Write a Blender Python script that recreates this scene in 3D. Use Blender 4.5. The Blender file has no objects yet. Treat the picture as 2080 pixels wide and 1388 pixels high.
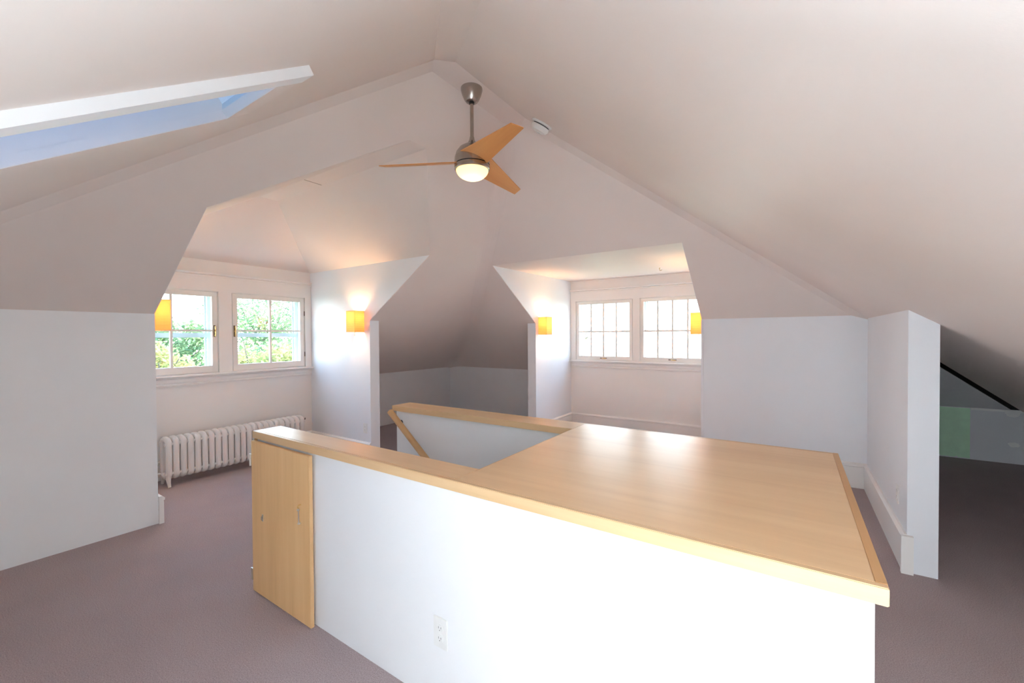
import bpy, bmesh, math, random
from mathutils import Vector, Matrix
random.seed(7)
SC = bpy.context.scene
COL = SC.collection
R_ = math.radians

# ------------------------------------------------------------------ camera, sky, sun, lights, exposure
YAW, PITCH, ROLL, FPX, EYE = -0.58947, 0.014121, -0.0060802, 852.56, 1.45
cam_d = bpy.data.cameras.new('camera'); cam = bpy.data.objects.new('camera', cam_d); COL.objects.link(cam)
f0 = Vector((math.sin(YAW), math.cos(YAW), 0)); r0 = Vector((math.cos(YAW), -math.sin(YAW), 0)); u0 = Vector((0, 0, 1))
fw = f0*math.cos(PITCH) - u0*math.sin(PITCH); up = u0*math.cos(PITCH) + f0*math.sin(PITCH)
rt = r0*math.cos(ROLL) + up*math.sin(ROLL); up2 = up*math.cos(ROLL) - r0*math.sin(ROLL)
M = Matrix((rt, up2, -fw)).transposed().to_4x4(); M.translation = (0, 0, EYE)
cam.matrix_world = M
cam_d.sensor_fit = 'HORIZONTAL'; cam_d.sensor_width = 36; cam_d.lens = FPX*36/2080
cam_d.clip_start = 0.02; cam_d.clip_end = 500
SC.camera = cam

world = bpy.data.worlds.new('sky'); SC.world = world; world.use_nodes = True
wn = world.node_tree; wn.nodes.clear()
wo = wn.nodes.new('ShaderNodeOutputWorld'); wb = wn.nodes.new('ShaderNodeBackground')
wt_ = wn.nodes.new('ShaderNodeTexCoord'); wx = wn.nodes.new('ShaderNodeSeparateXYZ'); wr = wn.nodes.new('ShaderNodeValToRGB')
els = wr.color_ramp.elements                                   # clear sky: pale haze at the horizon, blue overhead
els[0].position, els[0].color = 0.0, (.95, .98, 1, 1)
els[1].position, els[1].color = 1.0, (.16, .36, .80, 1)
for p_, c_ in ((.12, (.86, .94, 1, 1)), (.40, (.42, .66, .98, 1))):
    el_ = els.new(p_); el_.color = c_
wb.inputs['Strength'].default_value = 7.2
wn.links.new(wt_.outputs['Generated'], wx.inputs[0]); wn.links.new(wx.outputs['Z'], wr.inputs[0]); wn.links.new(wr.outputs[0], wb.inputs[0]); wn.links.new(wb.outputs[0], wo.inputs[0])

sun_d = bpy.data.lights.new('sun', 'SUN'); sun_d.energy = 17.0; sun_d.angle = R_(0.6); sun_d.color = (1, .96, .9)
sun = bpy.data.objects.new('sun', sun_d); COL.objects.link(sun)
sun.rotation_euler = Vector((.06, -.85, -.53)).to_track_quat('-Z', 'Y').to_euler()

# the photographer's flash, turned up at the ceiling beside the camera
fl_d = bpy.data.lights.new('bounce_flash', 'AREA'); fl_d.shape = 'SQUARE'; fl_d.size = 0.40; fl_d.energy = 35; fl_d.color = (.78, .92, 1.0)
fl = bpy.data.objects.new('bounce_flash', fl_d); COL.objects.link(fl)
fl.location = (0.36, 0.28, 0.55)
fl.rotation_euler = Vector((.06, -.80, .36)).to_track_quat('-Z', 'Y').to_euler()

SC.view_settings.view_transform = 'Standard'; SC.view_settings.look = 'None'
SC.view_settings.exposure = 1.19; SC.view_settings.gamma = 1.0; SC.view_settings.use_curve_mapping = False
SC.cycles.max_bounces = 14; SC.cycles.diffuse_bounces = 8; SC.cycles.transparent_max_bounces = 16
SC.cycles.sample_clamp_indirect = 10

# ------------------------------------------------------------------ materials
def nodemat(name):
    m = bpy.data.materials.new(name); m.use_nodes = True
    nt = m.node_tree; b = nt.nodes['Principled BSDF']
    return m, nt, b
def tex_coord(nt, scale=(1, 1, 1), rot=(0, 0, 0)):
    tc = nt.nodes.new('ShaderNodeTexCoord'); mp = nt.nodes.new('ShaderNodeMapping')
    mp.inputs['Scale'].default_value = scale; mp.inputs['Rotation'].default_value = rot
    nt.links.new(tc.outputs['Object'], mp.inputs[0]); return mp.outputs[0]
def noise(nt, vec, scale, detail=4, rough=.5):
    n = nt.nodes.new('ShaderNodeTexNoise'); n.inputs['Scale'].default_value = scale; n.inputs['Detail'].default_value = detail; n.inputs['Roughness'].default_value = rough
    nt.links.new(vec, n.inputs['Vector']); return n.outputs['Fac']
def ramp(nt, fac, stops):
    r = nt.nodes.new('ShaderNodeValToRGB'); e = r.color_ramp.elements
    e[0].position, e[0].color = stops[0][0], (*stops[0][1], 1)
    e[1].position, e[1].color = stops[-1][0], (*stops[-1][1], 1)
    for p, c in stops[1:-1]:
        x = e.new(p); x.color = (*c, 1)
    nt.links.new(fac, r.inputs[0]); return r.outputs[0]
def bump(nt, b, h, strength, dist=.01):
    n = nt.nodes.new('ShaderNodeBump'); n.inputs['Strength'].default_value = strength; n.inputs['Distance'].default_value = dist
    nt.links.new(h, n.inputs['Height']); nt.links.new(n.outputs[0], b.inputs['Normal']); return n
def paint(name, col, rough, bs=.12, bscale=140, var=.03):
    m, nt, b = nodemat(name)
    v = tex_coord(nt)
    c2 = tuple(max(0, x*(1-var)) for x in col)
    nt.links.new(ramp(nt, noise(nt, v, 1.7, 3), [(.3, c2), (.7, col)]), b.inputs['Base Color'])
    b.inputs['Roughness'].default_value = rough; b.inputs['Specular IOR Level'].default_value = .22
    n1 = bump(nt, b, noise(nt, v, bscale, 3), bs, .0012)
    n2 = nt.nodes.new('ShaderNodeBump'); n2.inputs['Strength'].default_value = .2; n2.inputs['Distance'].default_value = .012
    nt.links.new(noise(nt, v, 3.0, 2), n2.inputs['Height']); nt.links.new(n2.outputs[0], n1.inputs['Normal'])
    return m
def plain(name, col, rough=.5, metal=0.0, spec=None):
    m, nt, b = nodemat(name)
    v = tex_coord(nt)
    c2 = tuple(x*.93 for x in col)
    nt.links.new(ramp(nt, noise(nt, v, 14, 3), [(.3, c2), (.7, col)]), b.inputs['Base Color'])
    b.inputs['Roughness'].default_value = rough; b.inputs['Metallic'].default_value = metal
    return m
MT = {}
MT['wall'] = paint('wall_paint', (.83, .85, .885), .40)
MT['wall_flat'] = paint('wall_paint_flat', (.86, .87, .88), .55)
MT['ceiling'] = paint('ceiling_paint', (.79, .708, .66), .55, .15, 170)
MT['trim'] = paint('trim_paint', (.87, .85, .825), .3, .05, 60)
MT['sash'] = paint('sash_paint', (.86, .83, .79), .35, .05, 60)
MT['storm'] = plain('storm_metal', (.55, .62, .66), .45)
MT['radiator'] = paint('radiator_enamel', (.80, .765, .735), .3, .08, 60)
MT['grey_board'] = paint('grey_wallboard', (.78, .78, .80), .7)
MT['patch'] = plain('joint_compound', (.95, .94, .92), .8)
MT['green_board'] = plain('green_wallboard', (.66, .95, .68), .75)
MT['dark'] = plain('cavity_shade_black', (.012, .010, .009), .9)  # near black puts the shade of the eave gap into the colour
MT['plastic'] = plain('white_plastic', (.83, .83, .81), .3)
MT['slot'] = plain('dark_slot', (.12, .12, .12), .5)
MT['nickel'] = plain('brushed_nickel', (.50, .45, .40), .24, 1.0)
MT['steel'] = plain('bright_steel', (.75, .74, .70), .3, 1.0)
MT['brass'] = plain('brass', (.80, .55, .22), .3, 1.0)
MT['bronze'] = plain('dark_bronze', (.16, .11, .08), .4, .7)
MT['black_metal'] = plain('black_metal', (.02, .018, .016), .4, .3)

def wood(name, dark, mid, light, axis, rough=.28, scale=1.0, bands=0):
    m, nt, b = nodemat(name)
    st = {'x': (1.2, 16, 16), 'y': (16, 1.2, 16), 'z': (14, 14, .9)}[axis]
    v = tex_coord(nt, tuple(s*scale for s in st))
    f1 = noise(nt, v, 1.0, 6, .6)
    big = noise(nt, tex_coord(nt, {'x': (.5, 4, 4), 'y': (4, .5, 4), 'z': (4, 4, .4)}[axis]), 1.0, 2)
    mx = nt.nodes.new('ShaderNodeMath'); mx.operation = 'MULTIPLY_ADD'; mx.inputs[1].default_value = .6; mx.inputs[2].default_value = 0
    nt.links.new(f1, mx.inputs[0])
    ad = nt.nodes.new('ShaderNodeMath'); ad.operation = 'MULTIPLY_ADD'; ad.inputs[1].default_value = .4
    nt.links.new(big, ad.inputs[0]); nt.links.new(mx.outputs[0], ad.inputs[2])
    fac = ad.outputs[0]
    if bands:
        sp = nt.nodes.new('ShaderNodeSeparateXYZ'); tc = nt.nodes.new('ShaderNodeTexCoord'); nt.links.new(tc.outputs['Object'], sp.inputs[0])
        mu = nt.nodes.new('ShaderNodeMath'); mu.operation = 'MULTIPLY'; mu.inputs[1].default_value = bands; nt.links.new(sp.outputs['Y'], mu.inputs[0])
        flr = nt.nodes.new('ShaderNodeMath'); flr.operation = 'FLOOR'; nt.links.new(mu.outputs[0], flr.inputs[0])
        wn_ = nt.nodes.new('ShaderNodeTexWhiteNoise'); wn_.noise_dimensions = '1D'; nt.links.new(flr.outputs[0], wn_.inputs['W'])
        a2 = nt.nodes.new('ShaderNodeMath'); a2.operation = 'MULTIPLY_ADD'; a2.inputs[1].default_value = .22; nt.links.new(wn_.outputs['Value'], a2.inputs[0])
        a3 = nt.nodes.new('ShaderNodeMath'); a3.operation = 'SUBTRACT'; a3.inputs[1].default_value = .11; nt.links.new(fac, a3.inputs[0]); nt.links.new(a3.outputs[0], a2.inputs[2]); fac = a2.outputs[0]
    nt.links.new(ramp(nt, fac, [(.28, dark), (.48, mid), (.68, light)]), b.inputs['Base Color'])
    b.inputs['Roughness'].default_value = rough; b.inputs['Specular IOR Level'].default_value = .34
    bump(nt, b, f1, .05, .002)
    return m
MT['maple'] = wood('maple_top', (.77, .52, .295), (.84, .59, .345), (.89, .645, .395), 'x', .30, 1.0, 4.4)
MT['maple_edge'] = wood('maple_edge', (.64, .41, .21), (.72, .49, .27), (.78, .55, .32), 'x', .35, 1.6)
MT['maple_strip'] = wood('maple_side_strip', (.60, .34, .15), (.66, .39, .18), (.70, .43, .21), 'y', .35)
MT['maple_rail'] = wood('maple_rail', (.58, .34, .16), (.66, .41, .20), (.70, .45, .23), 'x', .3)
MT['ply'] = wood('birch_door', (.70, .42, .19), (.80, .495, .23), (.85, .55, .275), 'z', .4, 1.3)
MT['blade'] = wood('fan_blade', (.62, .27, .085), (.70, .32, .105), (.76, .37, .13), 'x', .4)
MT['bark'] = plain('bark', (.10, .08, .06), .9)

def carpet():
    m, nt, b = nodemat('carpet')
    v = tex_coord(nt)
    fine = noise(nt, v, 210, 3, .8); big = noise(nt, v, 2.2, 3)
    c = ramp(nt, fine, [(.30, (.31, .246, .246)), (.50, (.48, .39, .39)), (.70, (.64, .545, .545))])
    mx = nt.nodes.new('ShaderNodeMixRGB'); mx.blend_type = 'MULTIPLY'; mx.inputs[0].default_value = .5
    nt.links.new(c, mx.inputs[1]); nt.links.new(ramp(nt, big, [(.3, (.86, .85, .85)), (.7, (1, 1, 1))]), mx.inputs[2])
    nt.links.new(mx.outputs[0], b.inputs['Base Color']); b.inputs['Roughness'].default_value = .95
    b.inputs['Specular IOR Level'].default_value = .1
    bump(nt, b, fine, .8, .006)
    return m
MT['carpet'] = carpet()
def glass():
    m = bpy.data.materials.new('window_glass'); m.use_nodes = True; nt = m.node_tree; nt.nodes.clear()
    o = nt.nodes.new('ShaderNodeOutputMaterial'); t = nt.nodes.new('ShaderNodeBsdfTransparent'); g = nt.nodes.new('ShaderNodeBsdfGlossy'); mx = nt.nodes.new('ShaderNodeMixShader')
    t.inputs[0].default_value = (.96, .98, .97, 1); g.inputs['Roughness'].default_value = .02; mx.inputs[0].default_value = .06
    nt.links.new(t.outputs[0], mx.inputs[1]); nt.links.new(g.outputs[0], mx.inputs[2]); nt.links.new(mx.outputs[0], o.inputs[0]); return m
MT['glass'] = glass()
def light_dimming():  # tint added to dim and blue the daylight in the skylight
    m = MT['glass'].copy(); m.name = 'light_dimming_skylight_glass'
    for n in m.node_tree.nodes:
        if n.type == 'BSDF_TRANSPARENT': n.inputs[0].default_value = (.02, .26, .36, 1)
    return m
MT['light_dimming_glass'] = light_dimming()
def translucent(name, col, trans=.6, ribs=False):
    m = bpy.data.materials.new(name); m.use_nodes = True; nt = m.node_tree; nt.nodes.clear()
    o = nt.nodes.new('ShaderNodeOutputMaterial'); d = nt.nodes.new('ShaderNodeBsdfDiffuse'); t = nt.nodes.new('ShaderNodeBsdfTranslucent'); mx = nt.nodes.new('ShaderNodeMixShader')
    mx.inputs[0].default_value = trans
    if ribs:
        v = tex_coord(nt, (2, 2, 1))
        w = nt.nodes.new('ShaderNodeTexWave'); w.wave_type = 'BANDS'; w.bands_direction = 'Z'; w.inputs['Scale'].default_value = 26; w.inputs['Distortion'].default_value = .8
        nt.links.new(v, w.inputs['Vector'])
        c = ramp(nt, w.outputs['Fac'], [(.15, tuple(x*.72 for x in col)), (.6, col)])
        nt.links.new(c, d.inputs[0]); nt.links.new(c, t.inputs[0])
    else:
        d.inputs[0].default_value = (*col, 1); t.inputs[0].default_value = (*col, 1)
    nt.links.new(d.outputs[0], mx.inputs[1]); nt.links.new(t.outputs[0], mx.inputs[2]); nt.links.new(mx.outputs[0], o.inputs[0]); return m
MT['shade'] = translucent('paper_shade', (.97, .66, .33), .42, True)
MT['bowl'] = translucent('frosted_bowl', (.98, .80, .54), .7)
def emit(name, col, s):
    m = bpy.data.materials.new(name); m.use_nodes = True; nt = m.node_tree; nt.nodes.clear()
    o = nt.nodes.new('ShaderNodeOutputMaterial'); e = nt.nodes.new('ShaderNodeEmission'); e.inputs[0].default_value = (*col, 1); e.inputs[1].default_value = s
    nt.links.new(e.outputs[0], o.inputs[0]); return m
MT['bulb'] = emit('sconce_bulb', (1, .60, .30), 270)
MT['fan_bulb'] = emit('fan_bulb', (1, .77, .50), 20)
def leafmat(name, a, b_):
    m = bpy.data.materials.new(name); m.use_nodes = True; nt = m.node_tree; nt.nodes.clear()
    o = nt.nodes.new('ShaderNodeOutputMaterial'); d = nt.nodes.new('ShaderNodeBsdfDiffuse'); t = nt.nodes.new('ShaderNodeBsdfTranslucent'); mx = nt.nodes.new('ShaderNodeMixShader')
    mx.inputs[0].default_value = .5
    c = ramp(nt, noise(nt, tex_coord(nt), 1.3, 3), [(.35, a), (.65, b_)])
    nt.links.new(c, d.inputs[0]); nt.links.new(c, t.inputs[0])
    nt.links.new(d.outputs[0], mx.inputs[1]); nt.links.new(t.outputs[0], mx.inputs[2]); nt.links.new(mx.outputs[0], o.inputs[0]); return m
MT['leaf_yellow'] = leafmat('leaf_yellow', (.20, .24, .08), (.42, .36, .16))
MT['leaf_green'] = leafmat('leaf_green', (.09, .17, .09), (.20, .27, .12))
MT['ground'] = plain('lawn', (.16, .22, .09), .9)
MT['siding'] = plain('white_siding', (.75, .75, .74), .6)
MT['roofing'] = plain('grey_roofing', (.30, .32, .35), .8)

# ------------------------------------------------------------------ mesh helpers
class MB:
    def __init__(s): s.v = []; s.f = []
    def poly(s, pts):
        n = len(s.v); s.v += [tuple(p) for p in pts]; s.f.append(tuple(range(n, n+len(pts)))); return s
    def box(s, a, b):
        x0, y0, z0 = (min(a[i], b[i]) for i in range(3)); x1, y1, z1 = (max(a[i], b[i]) for i in range(3))
        n = len(s.v)
        s.v += [(x0, y0, z0), (x1, y0, z0), (x1, y1, z0), (x0, y1, z0), (x0, y0, z1), (x1, y0, z1), (x1, y1, z1), (x0, y1, z1)]
        s.f += [tuple(n+i for i in q) for q in ((0, 3, 2, 1), (4, 5, 6, 7), (0, 1, 5, 4), (1, 2, 6, 5), (2, 3, 7, 6), (3, 0, 4, 7))]; return s
    def slab(s, pts, off):
        n = len(s.v); k = len(pts); off = Vector(off)
        s.v += [tuple(p) for p in pts] + [tuple(Vector(p)+off) for p in pts]
        s.f.append(tuple(range(n, n+k))); s.f.append(tuple(range(n+2*k-1, n+k-1, -1)))
        for i in range(k):
            j = (i+1) % k; s.f.append((n+i, n+k+i, n+k+j, n+j))
        return s
    def lathe(s, prof, c=(0, 0, 0), seg=32, close=True):
        n = len(s.v); k = len(prof)
        for i in range(seg):
            a = 2*math.pi*i/seg
            for r, z in prof: s.v.append((c[0]+r*math.cos(a), c[1]+r*math.sin(a), c[2]+z))
        for i in range(seg):
            j = (i+1) % seg
            for q in range(k-1): s.f.append((n+i*k+q, n+j*k+q, n+j*k+q+1, n+i*k+q+1))
        if close:
            for q in (0, k-1):
                if prof[q][0] > 1e-5: s.f.append(tuple(n+i*k+q for i in range(seg)))
        return s
    def tube(s, path, r, seg=10, caps=True):
        path = [Vector(p) for p in path]; n = len(s.v); up = Vector((0, 0, 1)); prev = None
        rs = r if isinstance(r, (list, tuple)) else [r]*len(path)
        for i, p in enumerate(path):
            t = (path[min(i+1, len(path)-1)] - path[max(i-1, 0)]).normalized()
            if prev is None:
                a = t.orthogonal().normalized()
            else:
                a = (prev - t*prev.dot(t)).normalized()
            prev = a; b = t.cross(a)
            for k in range(seg):
                g = 2*math.pi*k/seg; s.v.append(tuple(p + (a*math.cos(g)+b*math.sin(g))*rs[i]))
        for i in range(len(path)-1):
            for k in range(seg):
                l = (k+1) % seg; s.f.append((n+i*seg+k, n+i*seg+l, n+(i+1)*seg+l, n+(i+1)*seg+k))
        if caps:
            s.f.append(tuple(n+k for k in reversed(range(seg)))); s.f.append(tuple(n+(len(path)-1)*seg+k for k in range(seg)))
        return s
    def mesh(s, name, origin=(0, 0, 0), smooth=False, bevel=0):
        o = origin
        me = bpy.data.meshes.new(name); me.from_pydata([(p[0]-o[0], p[1]-o[1], p[2]-o[2]) for p in s.v], [], s.f)
        bm = bmesh.new(); bm.from_mesh(me); bmesh.ops.remove_doubles(bm, verts=bm.verts, dist=1e-6)
        bmesh.ops.recalc_face_normals(bm, faces=bm.faces)
        if bevel:
            ed = [e for e in bm.edges if len(e.link_faces) == 2 and e.calc_face_angle(0) > .6]
            bmesh.ops.bevel(bm, geom=ed, offset=bevel, segments=2, affect='EDGES', clamp_overlap=True)
        bm.to_mesh(me); bm.free()
        if smooth:
            me.shade_smooth()
            try: me.set_sharp_from_angle(angle=R_(35))
            except Exception: pass
        return me
def obj(name, mesh, mat, parent=None):
    o = bpy.data.objects.new(name, mesh); COL.objects.link(o)
    if isinstance(mat, str): mat = MT[mat]
    if not mesh.materials: mesh.materials.append(mat)
    if parent is not None: o.parent = parent
    return o
def part(name, mb, mat, parent, smooth=False, bevel=0, label=None):
    """verts given in world space; parent is an unrotated object at a location"""
    o = obj(name, mb.mesh(name, parent.location, smooth, bevel), mat, parent)
    if label: o['label'] = label
    return o
def tag(o, label, cat, group=None, kind=None):
    o['label'] = label; o['category'] = cat
    if group: o['group'] = group
    if kind: o['kind'] = kind
    return o
def struct(name, mb, mat, label=None, smooth=False, bevel=0):
    o = obj(name, mb.mesh(name, (0, 0, 0), smooth, bevel), mat); o['kind'] = 'structure'
    if label: o['label'] = label; o['category'] = name.split('_')[0]
    return o
def empty(name, loc=(0, 0, 0), rz=0):
    o = bpy.data.objects.new(name, None); o.empty_display_size = .05; COL.objects.link(o); o.location = loc; o.rotation_euler = (0, 0, rz); return o
def box(a, b): return MB().box(a, b)

# ------------------------------------------------------------------ house dimensions (metres, attic floor z = 0, eye at 0,0)
XK, XA, XW = -4.109, -5.526, -5.333       # left knee wall, low alcove wall, left window wall
YK, YA, YW = 5.065, 6.093, 6.194          # far knee wall, low alcove wall, far window wall
DY0, DY1 = 1.168, 3.156                   # left dormer cheeks
DX0, DX1 = -2.988, -0.845                 # far dormer cheeks
XR = 0.578; TH = .130                     # right stub wall
m_ = .667
PL = {'L': (m_, 0, 1.635-m_*XK), 'C': (-m_, 0, 1.590+m_*XR), 'R': (0, -m_, 1.620+m_*YK), 'S': (0, m_, 1.87), 'F': (0, 0, 3.115)}
def mid(a, b, d): return tuple((PL[a][i]+PL[b][i])/2 - (d if i == 2 else 0) for i in range(3))
PL['LS'] = mid('L', 'S', .025); PL['RC'] = mid('R', 'C', .025); PL['SC'] = mid('S', 'C', .03); HIPS = []
for w_ in (.15, .3, .45, .55, .7, .85):
    HIPS.append('LR%d' % round(w_*100)); PL[HIPS[-1]] = tuple(PL['L'][i]*w_ + PL['R'][i]*(1-w_) - (4*.022*w_*(1-w_) if i == 2 else 0) for i in range(3))
def zz(k, x, y): a, b, c = PL[k] if isinstance(k, str) else k; return a*x+b*y+c
def clip(poly, a, b, c):                 # keep a*x+b*y+c <= 0
    out = []
    for i in range(len(poly)):
        p, q = poly[i], poly[(i+1) % len(poly)]; dp, dq = a*p[0]+b*p[1]+c, a*q[0]+b*q[1]+c
        if dp <= 0: out.append(p)
        if (dp < 0 < dq) or (dq < 0 < dp):
            t = dp/(dp-dq); out.append((p[0]+(q[0]-p[0])*t, p[1]+(q[1]-p[1])*t))
    return out
def facet(k, region):
    poly = list(region)
    for j in PL:
        if j == k: continue
        poly = clip(poly, PL[k][0]-PL[j][0], PL[k][1]-PL[j][1], PL[k][2]-PL[j][2])
        if len(poly) < 3: return []
    return poly
XMAX, YMIN, YMAX = 2.45, -.40, 6.90
def rect(x0, y0, x1, y1): return [(x0, y0), (x1, y0), (x1, y1), (x0, y1)]
MAIN = rect(XK, YMIN-.1, XMAX+.1, YK)
def lift(k, poly): return [(x, y, zz(k, x, y)) for x, y in poly]
UP = (0, 0, .10)

# --- left slope with the dormer notch
e = .004; ZD = 2.285; ZT = 2.854
xo = (ZD - PL['L'][2])/m_; xt = (ZT - PL['L'][2])/m_
YT0, YT1 = 2.105, 2.280
fl_ = facet('L', MAIN)
notch = [(XK, DY0-e), (xo, DY0-e), (xt, YT0), (xt, YT1), (xo, DY1+e), (XK, DY1+e)]
pts = []
for i, p in enumerate(fl_):
    q = fl_[(i+1) % len(fl_)]; pts.append(p)
    if abs(p[0]-XK) < 1e-6 and abs(q[0]-XK) < 1e-6: pts += notch if q[1] > p[1] else notch[::-1]
cl = MB().slab(lift('L', pts), UP)
struct('ceiling_left', cl, 'ceiling', 'sloping left ceiling around the dormer opening')
# --- far slope with the dormer notch
ZE = 2.290; yo = (ZE-PL['R'][2])/(-m_)
fr_ = facet('R', MAIN)
notch = [(DX0-e, YK), (DX0-e, yo), (DX1+e, yo), (DX1+e, YK)]
pts = []
for i, p in enumerate(fr_):
    q = fr_[(i+1) % len(fr_)]; pts.append(p)
    if abs(p[1]-YK) < 1e-6 and abs(q[1]-YK) < 1e-6: pts += notch if q[0] > p[0] else notch[::-1]
struct('ceiling_far', MB().slab(lift('R', pts), UP), 'ceiling', 'sloping far ceiling around the square dormer opening')
# --- right slope, carried on past the stub wall
cc = MB().slab(lift('C', facet('C', MAIN)), UP)
R3 = (0, -.560, 1.62+.560*YK)
hipx = lambda y: (PL['C'][2]-zz(R3, 0, y))/m_
C_EXT = [(XR-.02, YK-.02), (XMAX+.1, YK-.02), (XMAX+.1, YMAX+.1), (hipx(YMAX+.1)+.03, YMAX+.1), (hipx(YK)+.03, YK)]
cc.slab(lift('C', C_EXT), UP)
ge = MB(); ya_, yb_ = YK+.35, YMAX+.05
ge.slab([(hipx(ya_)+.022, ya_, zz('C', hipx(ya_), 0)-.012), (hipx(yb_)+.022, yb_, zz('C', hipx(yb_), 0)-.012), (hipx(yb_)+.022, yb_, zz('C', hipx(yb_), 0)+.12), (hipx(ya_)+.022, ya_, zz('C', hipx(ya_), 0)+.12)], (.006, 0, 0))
struct('ceiling_gap_edge', ge, 'dark', 'dark strip added to keep the gap between eave ceilings black')  # strip covers the lit slab side, its black stands in for shade
struct('ceiling_right', cc, 'ceiling', 'large sloping ceiling over the right side of the room')
# --- near slope with the skylight opening
SX0, SX1, SY0, SY1 = -2.00, -1.60, -.28, .805
fs_ = facet('S', MAIN); sm = MB()
for sub in (clip(fs_, 1, 0, -SX0), clip(fs_, -1, 0, SX1), clip(clip(clip(fs_, -1, 0, SX0), 1, 0, -SX1), 0, -1, SY1), clip(clip(clip(fs_, -1, 0, SX0), 1, 0, -SX1), 0, 1, -SY0)):
    if len(sub) > 2: sm.slab(lift('S', sub), UP)
struct('ceiling_near', sm, 'ceiling', 'sloping near ceiling holding the skylight')
hm = MB()
for k in HIPS:
    p = facet(k, MAIN)
    if len(p) > 2: hm.slab(lift(k, p), UP)
struct('ceiling_soft_hip', hm, 'ceiling', 'softly rounded hip above the corner alcove')
for i, k in enumerate(('F', 'LS', 'RC', 'SC')):
    p = facet(k, MAIN)
    if len(p) > 2: struct('ceiling_ridge_strip', MB().slab(lift(k, p), UP), 'ceiling', ['flat plaster strip along the short ridge', 'blunted hip strip between left and near slopes', 'blunted hip strip between far and right slopes', 'blunted hip strip above the camera'][i])
# --- alcove ceiling
def softmin(a, b, k=.030): m = min(a, b); return m - k*math.log(math.exp(-(a-m)/k) + math.exp(-(b-m)/k))
def Lf(x): d = XK-x; return 1.635-m_*d+(.0797*d*d if d > 0 else 0)
def Rf(y): d = y-YK; return 1.620-m_*d-(.0630*d*d if d > 0 else 0)
GX = [XA-.02 + (XK-XA+.02)*i/16 for i in range(17)] + [XK + (-3.05-XK)*i/8 for i in range(1, 9)]
GY = [3.2 + (YK-3.2)*i/12 for i in range(13)] + [YK + (YA+.02-YK)*i/12 for i in range(1, 13)]
al = MB(); al.v = [(x, y, softmin(Lf(x), Rf(y))) for x in GX for y in GY]; ny = len(GY)
for i in range(len(GX)-1):
    for j in range(ny-1):
        if GX[i] < XK-1e-6 or GY[j] > YK-1e-6: al.f.append((i*ny+j, (i+1)*ny+j, (i+1)*ny+j+1, i*ny+j+1))
n0 = len(al.v); al.v += [(x, y, z+.10) for x, y, z in al.v]; al.f += [tuple(n0+q for q in reversed(f_)) for f_ in al.f]
ao = struct('ceiling_alcove', al, 'ceiling', 'low sloping ceiling folding into the alcove corner', smooth=True)
# --- ceiling over the dim space behind the stub wall
r3 = [(XR+.02, YK-.02), (hipx(YK)-.01, YK), (hipx(YMAX+.1)-.012, YMAX+.1), (XR+.02, YMAX+.1)]
rp = [(XR+.02, YK-.05), (hipx(YK)-.005, YK-.05), (hipx(YK+.5)-.06, YK+.5), (hipx(YMAX+.1)-.075, YMAX+.1), (XR+.02, YMAX+.1)]
struct('ceiling_eave', MB().slab([(x, y, zz(R3, x, y)) for x, y in rp], (0, 0, .008)), 'grey_board', 'grey sloping wallboard in the dim eave space')
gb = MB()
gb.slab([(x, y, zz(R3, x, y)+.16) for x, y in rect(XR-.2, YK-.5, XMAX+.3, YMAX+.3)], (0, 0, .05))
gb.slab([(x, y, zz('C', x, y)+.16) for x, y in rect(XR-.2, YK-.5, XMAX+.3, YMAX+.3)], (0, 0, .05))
struct('roof', gb, 'dark', 'dark cover added to block light and blacken the eave gap')  # dark slabs added over the eave to stop sky light leaking in
# --- left dormer ceiling
XF = -4.43
dl = MB()
A_, B_, C_, D_ = (XW-.02, DY0-.01, ZD), (xo, DY0-.01, ZD), (xt, YT0, ZT), (XF, YT0, ZT)
E_, F_, G_, H_ = (XF, YT1, ZT), (xt, YT1, ZT), (xo, DY1+.01, ZD), (XW-.02, DY1+.01, ZD)
for q in ((A_, B_, C_, D_), (E_, F_, G_, H_), (D_, C_, F_, E_), (A_, D_, E_, H_)): dl.slab(q, (0, 0, .06))
dl_o = struct('ceiling_dormer_left', dl, 'ceiling', 'hipped ceiling of the left dormer')
crack = MB(); crack.box((-3.630, YT0-.02, ZT-.002), (-3.627, YT1-.01, ZT+.002))
c = obj('ceiling_crack', crack.mesh('ceiling_crack'), 'bronze', dl_o)
struct('ceiling_dormer_far', MB().slab([(DX0-.01, yo, ZE), (DX1+.01, yo, ZE), (DX1+.01, YW+.02, 2.308), (DX0-.01, YW+.02, 2.318)], (0, 0, .06)), 'ceiling', 'flat ceiling of the far dormer')

# ------------------------------------------------------------------ walls
# knee walls rise a little into the slab above
struct('wall_left', box((XK-.10, YMIN, 0), (XK, DY0-TH, 1.66)), 'wall_flat', 'grey white knee wall at the left edge')
def cheek_L(y0, y1, name, label):
    a = MB().slab([(XW-.15, y0, 0), (XK, y0, 0), (XK, y0, 1.640), (xo-.004, y0, ZD+.004), (XW-.15, y0, ZD+.06)], (0, y1-y0, 0))
    return struct(name, a, 'wall_flat' if 'near' in name else 'wall', label)
cheek_L(DY1, DY1+TH, 'wall_cheek_left_dormer', 'glossy dormer cheek wall with sconce beside left windows')
cheek_L(DY0-TH, DY0, 'wall_cheek_left_dormer_near', 'hidden near cheek wall of the left dormer')
def cheek_R(x0, x1, name, label):
    a = MB().slab([(x0, YW+.15, 0), (x0, YK, 0), (x0, YK, 1.625), (x0, yo+.004, ZE+.004), (x0, YW+.15, ZE+.06)], (x1-x0, 0, 0))
    return struct(name, a, 'wall', label)
cheek_R(DX0-TH, DX0, 'wall_cheek_far_dormer', 'glossy dormer cheek wall left of the far windows')
cheek_R(DX1, DX1+TH, 'wall_cheek_far_dormer_right', 'hidden right cheek wall of the far dormer')
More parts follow.
